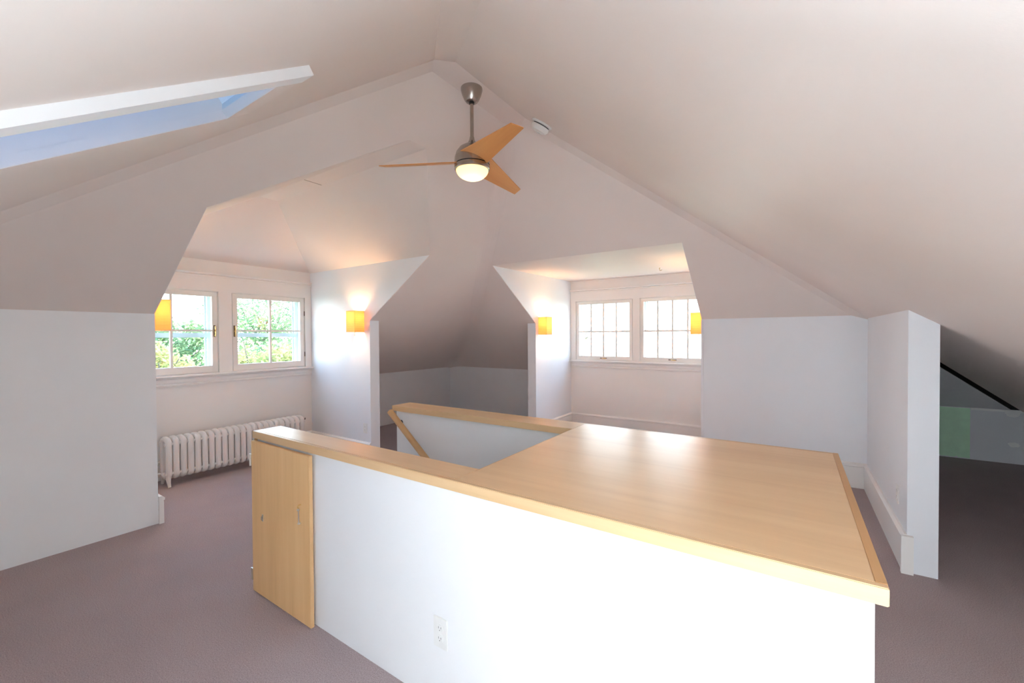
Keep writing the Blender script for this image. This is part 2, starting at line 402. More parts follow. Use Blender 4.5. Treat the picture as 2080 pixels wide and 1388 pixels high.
struct('wall_far', box((DX1+TH, YK, 0), (XR+.02, YK+.10, 1.66)), 'wall', 'satin far knee wall right of the far dormer')
st = MB(); y0 = 3.423
st.slab([(XR, y0, 0), (XR+TH+.007, y0, 0), (XR+TH+.007, y0, zz('C', XR+TH, 0)+.02), (XR, y0, zz('C', XR, 0)+.03)], (0, YK-y0+.05, 0))
struct('wall_stub_right', st, 'wall', 'short stub wall whose white end faces the room')
struct('wall_alcove_left', box((XA-.10, DY1+TH-.02, 0), (XA, YA+.1, .93)), 'wall_flat', 'low alcove wall on the left side')
struct('wall_alcove_far', box((XA-.10, YA, 0), (DX0-TH+.02, YA+.10, .93)), 'wall_flat', 'low alcove wall on the far side')
lw = struct('wall_eave_far', box((XR+.1, YMAX, 0), (XMAX+.1, YMAX+.1, .597)), 'grey_board', 'low unpainted grey wall in the dim eave space')
struct('wall_eave_left', box((XR+.02, YK+.04, 0), (XR+TH-.005, YMAX+.1, 1.75)), 'grey_board')
struct('wall_right', box((XMAX, YMIN, 0), (XMAX+.1, YMAX+.1, .55)), 'wall_flat')
struct('wall_near', box((XK-.1, YMIN-.1, 0), (XMAX+.1, YMIN, 1.68)), 'wall_flat')
struct('wall_eave_plate', box((XR+.1, YMAX+.004, .597), (XMAX+.1, YMAX+.1, .88)), 'dark')  # dark filler added above the wall so the gap stays black and light-tight
# low eave wall details
g = MB(); gx1 = 1.690
prof = [(1.05, .586), (1.05, .012)]
for i in range(9):
    x = 1.05 + (gx1-1.05)*(i+.5)/9; prof += [(x-.02, .012), (x, .026 if i % 2 else .014), (x+.012, .010)]
prof += [(gx1, .008), (gx1, .585)]
g.slab([(x, YMAX-.012, z) for x, z in prof], (0, .014, 0))
obj('green_panel', g.mesh('green_panel'), 'green_board', lw)['label'] = 'green moisture-resistant board'
def blob(cx, cz, rx, rz, seed):
    rnd = random.Random(seed); n = 18
    return [(cx+rx*math.cos(2*math.pi*i/n)*(.8+.3*rnd.random()), YMAX-.003, cz+rz*math.sin(2*math.pi*i/n)*(.8+.3*rnd.random())) for i in range(n)]
pm = MB()
for b_ in (blob(2.02, .555, .06, .045, 1), blob(2.03, .21, .045, .028, 2), blob(1.76, .585, .05, .015, 3)): pm.slab(b_, (0, .004, 0))
pm.box((gx1+.01, YMAX-.002, .568), (XMAX, YMAX+.002, .592))
obj('joint_compound', pm.mesh('joint_compound'), 'patch', lw)

# window walls with openings
def window_wall(name, fixed_axis, pos, lo, hi, ztop, openings, label):
    """wall slab .2 thick beyond pos; openings (a0,a1,z0,z1)"""
    mb = MB(); d = -.20 if fixed_axis == 'x' else .20
    def bx(a0, a1, z0, z1):
        if a1-a0 < 1e-4: return
        if fixed_axis == 'x': mb.box((pos, a0, z0), (pos+d, a1, z1))
        else: mb.box((a0, pos, z0), (a1, pos+d, z1))
    z0, z1 = openings[0][2], openings[0][3]
    bx(lo, hi, 0, z0); bx(lo, hi, z1, ztop)
    a = lo
    for o in openings: bx(a, o[0], z0, z1); a = o[1]
    bx(a, hi, z0, z1)
    return struct(name, mb, 'trim', label)
W1 = [(1.225, 2.070), (2.212, 3.066)]; W2 = [(-2.893, -1.980), (-1.868, -.955)]
Z1, Z2 = 1.065, 1.955; Z3, Z4 = 1.062, 1.985
window_wall('wall_window_left', 'x', XW, DY0-.05, DY1+.05, 2.36, [(a, b, Z1, Z2) for a, b in W1], 'window wall of the left dormer above radiator')
window_wall('wall_window_far', 'y', YW, DX0-.05, DX1+.05, 2.40, [(a, b, Z3, Z4) for a, b in W2], 'window wall of the far dormer')

# ------------------------------------------------------------------ floor with the stair opening
HX0, HX1, HY0, HY1 = -2.45, 0.03, 1.31, 2.235
fm = MB(); T0 = -.25
for a in (((XW-.3, YMIN-.1), (XMAX+.2, HY0)), ((XW-.3, HY1), (XMAX+.2, YMAX+.2)), ((XW-.3, HY0), (HX0, HY1)), ((HX1, HY0), (XMAX+.2, HY1))):
    fm.box((a[0][0], a[0][1], T0), (a[1][0], a[1][1], 0))
struct('floor', fm, 'carpet', 'mauve brown carpet over the whole attic floor')

# ------------------------------------------------------------------ half walls round the stairs
HB = .871
struct('wall_stair_front', box((-2.560, 1.186, 0), (.150, 1.318, HB)), 'wall_flat', 'white half wall below the maple worktop')
struct('wall_stair_back', MB().box((-2.580, 2.225, -1.6), (.150, 2.365, HB)), 'wall_flat', 'white far half wall seen inside the stairwell')
struct('wall_stair_end', box((.02, 1.318, -1.6), (.150, 2.225, HB)), 'wall_flat')
struct('wall_stair_lower_front', box((-2.45, 1.19, -2.6), (.02, 1.318, 0)), 'wall_flat')
struct('wall_stair_lower_head', box((-2.55, 1.19, -2.6), (-2.452, 2.365, -.25)), 'wall_flat')
struct('wall_stair_lower_back', box((-2.45, 2.225, -2.6), (.15, 2.365, -1.6)), 'wall_flat')
stairs = empty('staircase', (-2.45, 1.77, -.19)); tag(stairs, 'carpeted steps going down inside the maple-capped stairwell', 'stairs')
for i in range(9):
    x = -2.45 + .255*i; z = -.19*(i+1)
    part('tread', box((x, 1.320, z-.19), (x+.275, 2.223, z)), 'carpet', stairs)

# ------------------------------------------------------------------ maple worktop and caps
WX0, WX1, WY0, WY1, WI0, WI1, WXI, ZC = -2.590, .172, 1.172, 2.384, 1.334, 2.198, -1.053, .909
wt = empty('stair_worktop', (-1.2, 1.78, HB)); tag(wt, 'pale maple worktop and cap boards on the stair half walls', 'worktop')
part('counter_panel', box((WXI, WY0+.019, HB), (WX1-.021, WY1-.019, ZC)), 'maple', wt, bevel=.001)
part('cap_board', box((WX0, WY0+.019, HB), (WXI, WI0, ZC)), 'maple', wt, bevel=.0015, label='near cap board')
part('cap_board', box((WX0-.012, WI1, HB-.001), (WXI, WY1, ZC)), 'maple_edge', wt, bevel=.0015, label='far cap board along the stairwell')
part('front_edge_strip', box((WX0, WY0, HB-.002), (WX1, WY0+.019, ZC)), 'maple_edge', wt, bevel=.002)
part('side_edge_strip', box((WX1-.021, WY0+.019, HB-.001), (WX1, WY1, ZC+.0006)), 'maple_strip', wt, bevel=.001)
part('back_edge_strip', box((WXI, WY1-.019, HB-.001), (WX1-.021, WY1, ZC)), 'maple_edge', wt, bevel=.001)
part('inner_edge_strip', box((WXI-.004, WI0, HB-.004), (WXI, WI1, ZC-.0005)), 'maple_rail', wt)

# ------------------------------------------------------------------ cabinet door in the half wall
cd = empty('cupboard_door', (-2.27, 1.165, .006)); tag(cd, 'tall birch plywood door at the left end of half wall', 'door')
part('door_panel', box((-2.558, 1.150, .006), (-1.977, 1.168, .862)), 'ply', cd, bevel=.0015)
part('door_edge', box((-1.977, 1.150, .006), (-1.9745, 1.168, .862)), 'maple_rail', cd)
part('end_panel', box((-2.562, 1.169, .0), (-2.5605, 1.317, .868)), 'ply', cd)
for z in (.752, .100):
    h = part('hinge', MB().box((-2.566, 1.146, z-.032), (-2.554, 1.149, z+.032)).box((-2.5665, 1.146, z-.032), (-2.5635, 1.190, z+.032)), 'steel', cd)
    part_pin = MB().tube([(-2.566, 1.147, z-.034), (-2.566, 1.147, z+.034)], .0042, 10)
    p = obj('hinge_pin', part_pin.mesh('hinge_pin', cd.location, True), 'steel', h); p.location = (0, 0, 0)
lt = MB(); lt.tube([(-2.052, 1.150, .607), (-2.052, 1.138, .607), (-2.054, 1.133, .600), (-2.052, 1.138, .592)], .0028, 8)
part('hook_eye', lt, 'brass', cd, True)
hk = MB(); hk.tube([(-2.056, 1.136, .588), (-2.058, 1.141, .578), (-2.058, 1.142, .520), (-2.058, 1.146, .513)], .0030, 8)
hk.lathe([(0, -.004), (.008, -.003), (.008, .003), (0, .004)], (-2.058, 1.144, .513), 14); hk.lathe([(.002, -.004), (.007, -.003), (.007, .003), (.002, .004)], (-2.056, 1.139, .583), 14)
part('hook', hk, 'steel', cd, True)
pl = MB().box((-2.442, 1.1475, .430), (-2.430, 1.150, .468)).tube([(-2.436, 1.150, .458), (-2.436, 1.142, .458), (-2.436, 1.142, .440), (-2.436, 1.150, .440)], .0025, 8)
part('staple_plate', pl, 'steel', cd)

# ------------------------------------------------------------------ handrail
hr = empty('handrail', (-2.3, 2.15, .6)); tag(hr, 'round maple handrail sloping down inside the stairwell', 'handrail')
a, b = Vector((-2.575, 2.155, .872)), Vector((-.9, 2.155, -.46))
part('rail', MB().tube([a, b], .023, 20), 'maple_rail', hr, True)
dirv = (b-a).normalized()
for t in (.06, .9, 1.7):
    p = a + dirv*t
    bk = part('bracket', MB().tube([p+Vector((0, 0, -.02)), p+Vector((0, .012, -.045)), p+Vector((0, .050, -.055)), p+Vector((0, .072, -.055))], .0055, 10), 'black_metal', hr, True)
    pm = MB().slab([(p.x+.020*math.cos(k*math.pi/8), 2.2245, p.z-.055+.020*math.sin(k*math.pi/8)) for k in range(16)], (0, -.005, 0))
    obj('bracket_rose', pm.mesh('bracket_rose', hr.location), 'black_metal', bk)

# ------------------------------------------------------------------ baseboards
def baseboard(name, p, q, n, h=.205, t=.020, label=None, ends=True):
    """p,q floor points along the wall face, n outward normal"""
    p, q, n = Vector((*p, 0)), Vector((*q, 0)), Vector((*n, 0))
    prof = [(0, 0), (t, 0), (t, h-.040), (t-.004, h-.036), (t+.006, h-.030), (t+.006, h-.014), (t-.004, h-.006), (t-.010, h), (0, h)]
    mb = MB().slab([p + n*d + Vector((0, 0, z)) for d, z in prof], q-p)
    return struct(name, mb, 'trim', label)
baseboard('baseboard_left_cheek', (XW, DY1), (XK+.003, DY1), (0, -1), .200)
baseboard('baseboard_left_cheek_near', (XW, DY0), (XK+.022, DY0), (0, 1), .212, .030, 'square baseboard end at the left dormer corner')
baseboard('baseboard_left_window', (XW, DY0), (XW, DY1), (1, 0), .200)
baseboard('baseboard_far_cheek', (DX0, YW), (DX0, YK-.003), (1, 0), .200)
baseboard('baseboard_far_window', (DX0, YW), (DX1, YW), (0, -1), .200)
baseboard('baseboard_far', (DX1, YK), (XR, YK), (0, -1), .235, label='tall baseboard on the far knee wall')
baseboard('baseboard_stub', (XR, 3.420), (XR, YK), (-1, 0), .232, .022, 'tall moulded baseboard on the stub wall')
struct('trim_stub_return', box((XR-.030, 3.394, 0), (XR+.026, 3.424, .228)), 'trim')
struct('trim_corner_far', box((DX1-.004, YK-.006, .0), (DX1+.020, YK, 1.605)), 'wall', bevel=.002)

# ------------------------------------------------------------------ window casings
def casing_left():
    mb = MB(); x = XW
    for y0, y1 in ((DY0, W1[0][0]-.004), (W1[0][1]+.004, W1[1][0]-.004), (W1[1][1]+.004, DY1-.001)): mb.box((x, y0, 1.04), (x+.018, y1, Z2+.006))
    mb.box((x, DY0, Z2+.005), (x+.020, DY1-.001, 2.115))
    o = struct('trim_1', mb, 'trim', 'window casing of the left dormer', bevel=.002)
    cap = MB().slab([(x, DY0, 2.115), (x+.030, DY0, 2.115), (x+.034, DY0, 2.128), (x+.024, DY0, 2.136), (x+.046, DY0, 2.150), (x+.046, DY0, 2.162), (x, DY0, 2.168)], (0, DY1-DY0-.001, 0))
    obj('head_moulding', cap.mesh('head_moulding'), 'trim', o)
    sill = MB().slab([(x, DY0, 1.036), (x+.060, DY0, 1.036), (x+.066, DY0, 1.044), (x+.060, DY0, 1.058), (x, DY0, 1.060)], (0, DY1-DY0+.0, 0))
    obj('window_stool', sill.mesh('window_stool'), 'trim', o)
    ap = MB().slab([(x, DY0, .942), (x+.016, DY0, .942), (x+.022, DY0, .958), (x+.012, DY0, .968), (x+.018, DY0, .985), (x+.018, DY0, 1.015), (x+.036, DY0, 1.028), (x+.036, DY0, 1.036), (x, DY0, 1.036)], (0, DY1-DY0-.001, 0))
    obj('apron', ap.mesh('apron'), 'trim', o)
def casing_far():
    mb = MB(); y = YW
    for x0, x1 in ((DX0+.001, W2[0][0]-.004), (W2[0][1]+.004, W2[1][0]-.004), (W2[1][1]+.004, DX1)): mb.box((x0, y-.018, 1.035), (x1, y, Z4+.006))
    mb.box((DX0+.001, y-.020, Z4+.005), (DX1, y, 2.130))
    o = struct('trim_2', mb, 'trim', 'window casing of the far dormer', bevel=.002)
    L = DX1-DX0-.001; x = DX0+.001
    obj('head_moulding', MB().slab([(x, y, 2.130), (x, y-.030, 2.130), (x, y-.034, 2.142), (x, y-.024, 2.150), (x, y-.046, 2.163), (x, y-.046, 2.175), (x, y, 2.181)], (L, 0, 0)).mesh('head_moulding'), 'trim', o)
    obj('window_stool', MB().slab([(x, y, 1.030), (x, y-.060, 1.030), (x, y-.066, 1.038), (x, y-.060, 1.052), (x, y, 1.054)], (L, 0, 0)).mesh('window_stool'), 'trim', o)
    obj('apron', MB().slab([(x, y, .935), (x, y-.016, .935), (x, y-.022, .951), (x, y-.012, .961), (x, y-.018, .98), (x, y-.018, 1.01), (x, y-.036, 1.022), (x, y-.036, 1.030), (x, y, 1.030)], (L, 0, 0)).mesh('apron'), 'trim', o)
casing_left(); casing_far()

# ------------------------------------------------------------------ windows: local frame a = along wall, d = outwards depth, z
def make_window(n, kind, a0, a1, z0, z1, label):
    left = kind == 'left'
    def P(a, d, z): return (XW-d, a, z) if left else (a, YW+d, z)
    loc = P((a0+a1)/2, .03, z0)
    w = empty('window_%d' % n, loc); w['kind'] = 'structure'; w['label'] = label; w['category'] = 'window'
    def bx(mb, a0, a1, d0, d1, z0, z1): return mb.box(P(a0, d0, z0), P(a1, d1, z1))
    g = .005
    # jamb lining between sash and storm window
    jm = MB()
    bx(jm, a0-.01, a0+.012, .045, .20, z0, z1); bx(jm, a1-.012, a1+.01, .045, .20, z0, z1); bx(jm, a0, a1, .045, .20, z1-.012, z1+.01); bx(jm, a0, a1, .045, .22, z0-.01, z0+.012)
    part('jamb', jm, 'sash', w)
    s0, s1, t0, t1 = a0+g, a1-g, z0+.002, z1-g
    sw, bw, tw = (.052, .072, .050) if left else (.046, .058, .046)
    sa = MB(); bx(sa, s0, s0+sw, -.006, .032, t0, t1); bx(sa, s1-sw, s1, -.006, .032, t0, t1); bx(sa, s0+sw, s1-sw, -.006, .032, t0, t0+bw); bx(sa, s0+sw, s1-sw, -.006, .032, t1-tw, t1)
    sash = part('sash', sa, 'sash', w, bevel=.0015)
    ia0, ia1, iz0, iz1 = s0+sw, s1-sw, t0+bw, t1-tw
    nc = 2 if left else 4; mw = .022 if left else .025
    zmid = 1.525 if left else 1.505
    xs = [ia0 + (ia1-ia0)*k/nc for k in range(nc+1)]
    for k in range(1, nc):
        o = obj('muntin', bx(MB(), xs[k]-mw/2, xs[k]+mw/2, -.002, .026, iz0, iz1).mesh('muntin', loc), 'sash', sash)
    obj('muntin', bx(MB(), ia0, ia1, -.001, .025, zmid-mw/2, zmid+mw/2).mesh('muntin', loc), 'sash', sash)
    for k in range(nc):
        for q0, q1 in ((iz0, zmid-mw/2), (zmid+mw/2, iz1)):
            l0 = xs[k]+(mw/2 if k else 0); l1 = xs[k+1]-(mw/2 if k < nc-1 else 0)
            obj('pane', bx(MB(), l0, l1, .012, .0155, q0, q1).mesh('pane', loc), 'glass', sash)
    # storm window outside
    so = MB(); d0, d1 = .13, .155; f = .050
    bx(so, a0+.012, a0+f, d0, d1, z0+.01, z1-.01); bx(so, a1-f, a1-.012, d0, d1, z0+.01, z1-.01); bx(so, a0+f, a1-f, d0, d1, z0+.01, z0+.045); bx(so, a0+f, a1-f, d0, d1, z1-.045, z1-.01)
    bx(so, a0+f, a0+f+.018, d0+.03, d1+.02, z0+.03, z1-.03); bx(so, a1-f-.018, a1-f, d0+.03, d1+.02, z0+.03, z1-.03)
    stw = part('storm_frame', so, 'storm', w)
    mz = 1.478 if left else 1.495
    part('storm_rail', bx(MB(), a0+f, a1-f, d0-.012, d1, mz-(.028 if left else .012), mz+(.022 if left else .012)), 'storm', w)
    # hardware
    if left:
        right_side = (n == 1)
        ha = (s1-.030) if right_side else (s0+.018)
        hb = MB(); bx(hb, ha-.009, ha+.009, -.010, -.006, 1.455, 1.585)
        pl_ = part('latch_plate', hb, 'bronze', w, bevel=.001)
        lv = MB().tube([P(ha, -.010, 1.520), P(ha, -.034, 1.522), P(ha, -.038, 1.545), P(ha, -.030, 1.575)], .006, 8).tube([P(ha, -.034, 1.520), P(ha, -.036, 1.490), P(ha, -.028, 1.462)], .006, 8)
        obj('latch_lever', lv.mesh('latch_lever', loc, True), 'brass', pl_)
        for zz_ in (z0+.16, z1-.20):
            hp = MB().tube([P(s1+.003 if n == 2 else s0-.003, -.012, zz_-.03), P(s1+.003 if n == 2 else s0-.003, -.012, zz_+.03)], .005, 8)
            part('sash_hinge', hp, 'bronze', w, True)
    else:
        ca = (s0+s1)/2; hb = MB(); bx(hb, ca-.055, ca+.055, -.009, -.006, t0+.022, t0+.034)
        pl_ = part('latch_plate', hb, 'bronze', w)
        lv = MB().tube([P(ca-.02, -.008, t0+.028), P(ca-.005, -.026, t0+.026), P(ca+.045, -.024, t0+.022)], .006, 8)
        obj('latch_lever', lv.mesh('latch_lever', loc, True), 'brass', pl_)
make_window(1, 'left', *W1[0], Z1, Z2, 'left dormer window beside the near cheek wall')
make_window(2, 'left', *W1[1], Z1, Z2, 'left dormer window beside the sconce cheek wall')
make_window(3, 'far', *W2[0], Z3, Z4, 'left one of the two far dormer windows')
make_window(4, 'far', *W2[1], Z3, Z4, 'right one of the two far dormer windows')

# ------------------------------------------------------------------ skylight
sk = empty('window_5', (-1.8, .3, zz('S', -1.8, .3))); sk['kind'] = 'structure'; sk['label'] = 'skylight in the near ceiling slope'; sk['category'] = 'skylight'
nS = Vector((0, -m_, 1)).normalized(); PR = .034
def S3(x, y, h): return Vector((x, y, zz('S', x, y))) + nS*h       # h above the slope
def sboard(x0, x1, y0, y1, h0, h1): return MB().slab([S3(x0, y0, h0), S3(x1, y0, h0), S3(x1, y1, h0), S3(x0, y1, h0)], nS*(h1-h0))
cw = .085
part('casing_board', sboard(SX1, SX1+cw, SY0-cw, SY1+cw+.015, -PR, .002), 'wall_flat', sk, bevel=.0015)
part('casing_board', sboard(SX0-cw, SX0, SY0-cw, SY1+cw, -PR, .002), 'ceiling', sk, bevel=.0015)
part('casing_board', sboard(SX0, SX1, SY1, SY1+cw, -PR, .002), 'ceiling', sk, bevel=.0015)
part('casing_board', sboard(SX0, SX1, SY0-cw, SY0, -PR, .002), 'ceiling', sk, bevel=.0015)
WD = .30; q = .012
part('well_wall', sboard(SX0-.03, SX0-q, SY0, SY1+q, -.002, WD), 'wall_flat', sk)
part('well_wall', sboard(SX1+q, SX1+.03, SY0, SY1+q, -.002, WD), 'wall_flat', sk)
part('well_wall', sboard(SX0-.03, SX1+.03, SY1+q, SY1+.04, -.002, WD), 'wall_flat', sk)
part('well_wall', sboard(SX0-.03, SX1+.03, SY0-.04, SY0-q, -.002, WD), 'wall_flat', sk)
fr = MB()
for a in ((SX0-.05, SX0+.02, SY0-.05, SY1+.05), (SX1-.02, SX1+.05, SY0-.05, SY1+.05), (SX0, SX1, SY1-.02, SY1+.05), (SX0, SX1, SY0-.05, SY0+.02)):
    s_ = sboard(*a, WD, WD+.05); n_ = len(fr.v); fr.v += s_.v; fr.f += [tuple(n_+i for i in f_) for f_ in s_.f]
part('skylight_frame', fr, 'storm', sk)
part('pane', sboard(SX0, SX1, SY0, SY1, WD+.02, WD+.026), 'light_dimming_glass', sk)

# ------------------------------------------------------------------ radiator
rad = empty('radiator', (-5.09, 2.17, 0)); tag(rad, 'old white cast iron column radiator under left windows', 'radiator')
def rad_section():
    mb = MB(); zt, zb = .412, .104; xf, xb = .062, -.072; r = .0278
    def loop(z, sgn):
        pts = []
        for k in range(9):
            a = math.pi*k/8; pts.append(((xf+xb)/2 + (xf-xb)/2*math.cos(a), 0, z + sgn*.030*math.sin(a)))
        return pts
    path = [(xf, 0, zb)] + [(xf, 0, zb+(zt-zb)*k/4) for k in range(1, 4)] + loop(zt, 1) + [(xb, 0, zb+(zt-zb)*k/4) for k in (3, 2, 1)]
    bot = loop(zb, -1)[::-1]
    mb.tube(path + bot + [(xf, 0, zb+.03)], r, 10, True)
    for z in (zt-.012, zb+.012):
        for x in (xf, xb): mb.tube([(x, -.031, z), (x, .031, z)], .016, 10)
    return mb.mesh('radiator_section', (0, 0, 0), True)
sec = rad_section(); NS = 23; RP = .0605; RY0 = 1.515
for i in range(NS):
    o = obj('radiator_section', sec, 'radiator', rad); o.location = (0, RY0 + RP*i - 2.17, 0.012)
for y in (RY0-.004, RY0+RP*(NS-1)+.004):
    for x in (-5.028, -5.162):
        s = 1 if x > -5.1 else -1
        part('leg', MB().tube([(x, y, .14), (x, y, .07), (x+.012*s, y, .035), (x+.028*s, y, .0)], [.024, .020, .015, .013], 10), 'radiator', rad, True)
part('supply_pipe', MB().tube([(-5.16, RY0-.02, .11), (-5.16, RY0-.075, .11), (-5.16, RY0-.085, .10), (-5.16, RY0-.085, 0)], .014, 10), 'radiator', rad, True)
vv = MB().lathe([(0, 0), (.016, 0), (.016, .03), (.022, .032), (.022, .05), (0, .052)], (-5.16, RY0-.085, .07), 14)
part('valve', vv, 'radiator', rad, True)
part('bleed_valve', MB().tube([(-5.03, RY0+RP*(NS-1)+.02, .425), (-5.03, RY0+RP*(NS-1)+.040, .425), (-5.03, RY0+RP*(NS-1)+.045, .445)], .006, 8), 'bronze', rad, True)

# ------------------------------------------------------------------ ceiling fan
FX, FY, FZ = -1.803, 2.225, 3.115
fan = empty('ceiling_fan', (FX, FY, FZ)); tag(fan, 'brushed nickel ceiling fan with three orange wood blades and lit bowl', 'fan')
c0 = (FX, FY, 0)
part('canopy', MB().lathe([(0, 3.116), (.073, 3.116), (.073, 3.104), (.064, 3.072), (.050, 3.040), (.040, 3.027), (.024, 3.022), (0, 3.022)], c0, 36), 'nickel', fan, True)
part('canopy_collar', MB().lathe([(0, 3.034), (.018, 3.034), (.018, 3.012), (0, 3.012)], c0, 20), 'black_metal', fan, True)
part('down_rod', MB().lathe([(0, 3.03), (.0125, 3.03), (.0125, 2.76), (0, 2.76)], c0, 20), 'nickel', fan, True)
part('motor_housing', MB().lathe([(0, 2.790), (.015, 2.790), (.018, 2.772), (.030, 2.748), (.056, 2.733), (.086, 2.713), (.106, 2.685), (.115, 2.655), (.117, 2.652), (.117, 2.648), (.119, 2.625), (.119, 2.602), (0, 2.602)], c0, 48), 'nickel', fan, True)
part('housing_gap', MB().lathe([(0, 2.603), (.114, 2.603), (.114, 2.595), (0, 2.595)], c0, 40), 'black_metal', fan, True)
part('light_ring', MB().lathe([(.098, 2.596), (.118, 2.596), (.120, 2.590), (.119, 2.572), (.114, 2.566), (.104, 2.566), (.098, 2.58)], c0, 48), 'nickel', fan, True)
bowl = part('glass_bowl', MB().lathe([(.109, 2.570)]+[(.109*math.cos(t), 2.570-.068*math.sin(t)) for t in [math.pi/2*k/10 for k in range(1, 10)]]+[(0, 2.502)], c0, 40, False), 'bowl', fan, True)
bowl['label'] = 'lit frosted glass bowl'
bb = MB().lathe([(0, .024)]+[(.024*math.sin(t), .024*math.cos(t)) for t in [math.pi*k/8 for k in range(1, 8)]]+[(0, -.024)], (FX, FY, 2.555), 16)
part('bulb', bb, 'fan_bulb', fan, True)
def blade_mesh():
    n = 19; top = []; bot = []
    for i in range(n):
        t = i/(n-1); pitch = R_(20 - 4*t)
        top.append((.0 + .600*t, .116 - .086*t, pitch))          # high leading edge sweeps past the hub
        bot.append((.085 + .537*t, -(.070*(1-t) + .040*t), pitch))
    mb = MB(); th = .0065
    def pt(r, c, p, h): return (r, -(c*math.cos(p)) , c*math.sin(p) + h - .035*(r-.085))   # local -y side is the high one
    v = []
    for i in range(n):
        v.append([pt(*top[i], th/2), pt(*bot[i], th/2), pt(*bot[i], -th/2), pt(*top[i], -th/2)])
    k0 = len(mb.v)
    for q_ in v: mb.v += q_
    for i in range(n-1):
        for s in range(4): mb.f.append((k0+4*i+s, k0+4*i+(s+1) % 4, k0+4*i+4+(s+1) % 4, k0+4*i+4+s))
    mb.f.append((k0, k0+1, k0+2, k0+3)); e_ = k0+4*(n-1); mb.f.append((e_+3, e_+2, e_+1, e_))
    return mb.mesh('fan_blade', (0, 0, 0), True)
bm_ = blade_mesh()
for ang in (-147.5, -27.5, 92.5):
    o = obj('blade', bm_, 'blade', fan); o.location = (0, 0, 2.622-FZ); o.rotation_euler = (0, 0, R_(ang))

# ------------------------------------------------------------------ wall sconces (local: wall plane y = 0, facing +y, base at z = 0)
def shade_mesh():
    mb = MB(); w, d, h, t = .078, .130, .250, .002
    o_ = [(-w, 0), (-w, d), (w, d), (w, 0)]
    for a, b in ((0, 1), (1, 2), (2, 3)):
        p, q_ = Vector((*o_[a], 0)), Vector((*o_[b], 0)); n = Vector(((q_-p).y, -(q_-p).x, 0)).normalized()*-t
        mb.slab([p, q_, q_+Vector((0, 0, h)), p+Vector((0, 0, h))], n)
    return mb.mesh('shade')
sh_m = shade_mesh()
ed_m = MB().slab([(-.080, 0, 0), (-.080, .132, 0), (.080, .132, 0), (.080, 0, 0), (.077, 0, 0), (.077, .129, 0), (-.077, .129, 0), (-.077, 0, 0)], (0, 0, .004)).mesh('shade_rim')
bp_m = MB().box((-.045, .0, .03), (.045, .012, .21)).tube([(0, .01, .10), (0, .055, .10), (0, .055, .125)], .012, 12).mesh('back_plate')
bu_m = MB().lathe([(0, .034)]+[(.024*math.sin(t), .034*math.cos(t)) for t in [math.pi*k/8 for k in range(1, 8)]]+[(0, -.034)], (0, .080, .170), 16).mesh('bulb', (0, 0, 0), True)
ch_m = MB().tube([(.02, .06, .10), (.02, .06, -.035)], .0014, 6).lathe([(0, -.045), (.003, -.042), (.003, -.036), (0, -.034)], (.02, .06, 0), 8).mesh('pull_chain')
def sconce(loc, rz, label, chain):
    s = empty('wall_sconce', loc, rz); tag(s, label, 'sconce', 'paper shade sconces on the dormer cheeks')
    obj('back_plate', bp_m, 'brass', s); obj('shade', sh_m, 'shade', s); obj('shade_rim', ed_m, 'maple_rail', s); obj('shade_rim', ed_m, 'maple_rail', s).location = (0, 0, .246); obj('bulb', bu_m, 'bulb', s)
    if chain: obj('pull_chain', ch_m, 'brass', s)
sconce((-4.290, DY1, 1.502), math.pi, 'glowing paper sconce right of the left windows', True)
sconce((-4.290, DY0, 1.510), 0, 'paper sconce at the left edge overlapping a window', False)
sconce((DX0, 5.222, 1.460), -math.pi/2, 'paper sconce left of the far windows', False)
sconce((DX1, 5.222, 1.452), math.pi/2, 'paper sconce overlapping the rightmost far window', False)

# ------------------------------------------------------------------ small fittings
def outlet(origin, right, out, label):
    """origin = centre on the wall; right and out are unit vectors"""
    o = empty('wall_outlet', origin); tag(o, label, 'outlet', 'white duplex wall outlets')
    r, n, u = Vector(right), Vector(out), Vector((0, 0, 1)); c = Vector(origin)
    def bx(a0, a1, z0, z1, d0, d1): return MB().slab([c+r*a0+u*z0+n*d0, c+r*a1+u*z0+n*d0, c+r*a1+u*z1+n*d0, c+r*a0+u*z1+n*d0], n*(d1-d0))
    part('cover_plate', bx(-.036, .036, -.060, .060, 0, .006), 'plastic', o, bevel=.0025)
    for zc in (.020, -.020):
        fpts = [c+r*(.0165*max(-.82, min(.82, math.cos(k*math.pi/10))))*1.0+u*(zc+.0145*math.sin(k*math.pi/10))+n*.006 for k in range(20)]
        f = part('receptacle', MB().slab(fpts, n*.0022), 'plastic', o)
        sl = MB()
        for a in (-.006, .006):
            q_ = [c+r*(a-.001)+u*(zc-.001)+n*.0079, c+r*(a+.001)+u*(zc-.001)+n*.0079, c+r*(a+.001)+u*(zc+.007)+n*.0079, c+r*(a-.001)+u*(zc+.007)+n*.0079]
            sl.slab(q_, n*.0006)
        sl.slab([c+r*.0022*math.cos(k*math.pi/4)+u*(zc-.007+.0022*math.sin(k*math.pi/4))+n*.0079 for k in range(8)], n*.0006)
        obj('slots', sl.mesh('slots', o.location), 'slot', f)
    part('screw', MB().slab([c+r*.0028*math.cos(k*math.pi/5)+u*.0028*math.sin(k*math.pi/5)+n*.006 for k in range(10)], n*.001), 'plastic', o)
outlet((-1.133, 1.186, .297), (1, 0, 0), (0, -1, 0), 'white duplex outlet on the half wall under worktop')
outlet((-4.208, DY1, .362), (1, 0, 0), (0, -1, 0), 'white outlet on the cheek wall below the glowing sconce')
outlet((XR, 3.680, .398), (0, 1, 0), (-1, 0, 0), 'white outlet on the stub wall above the baseboard')

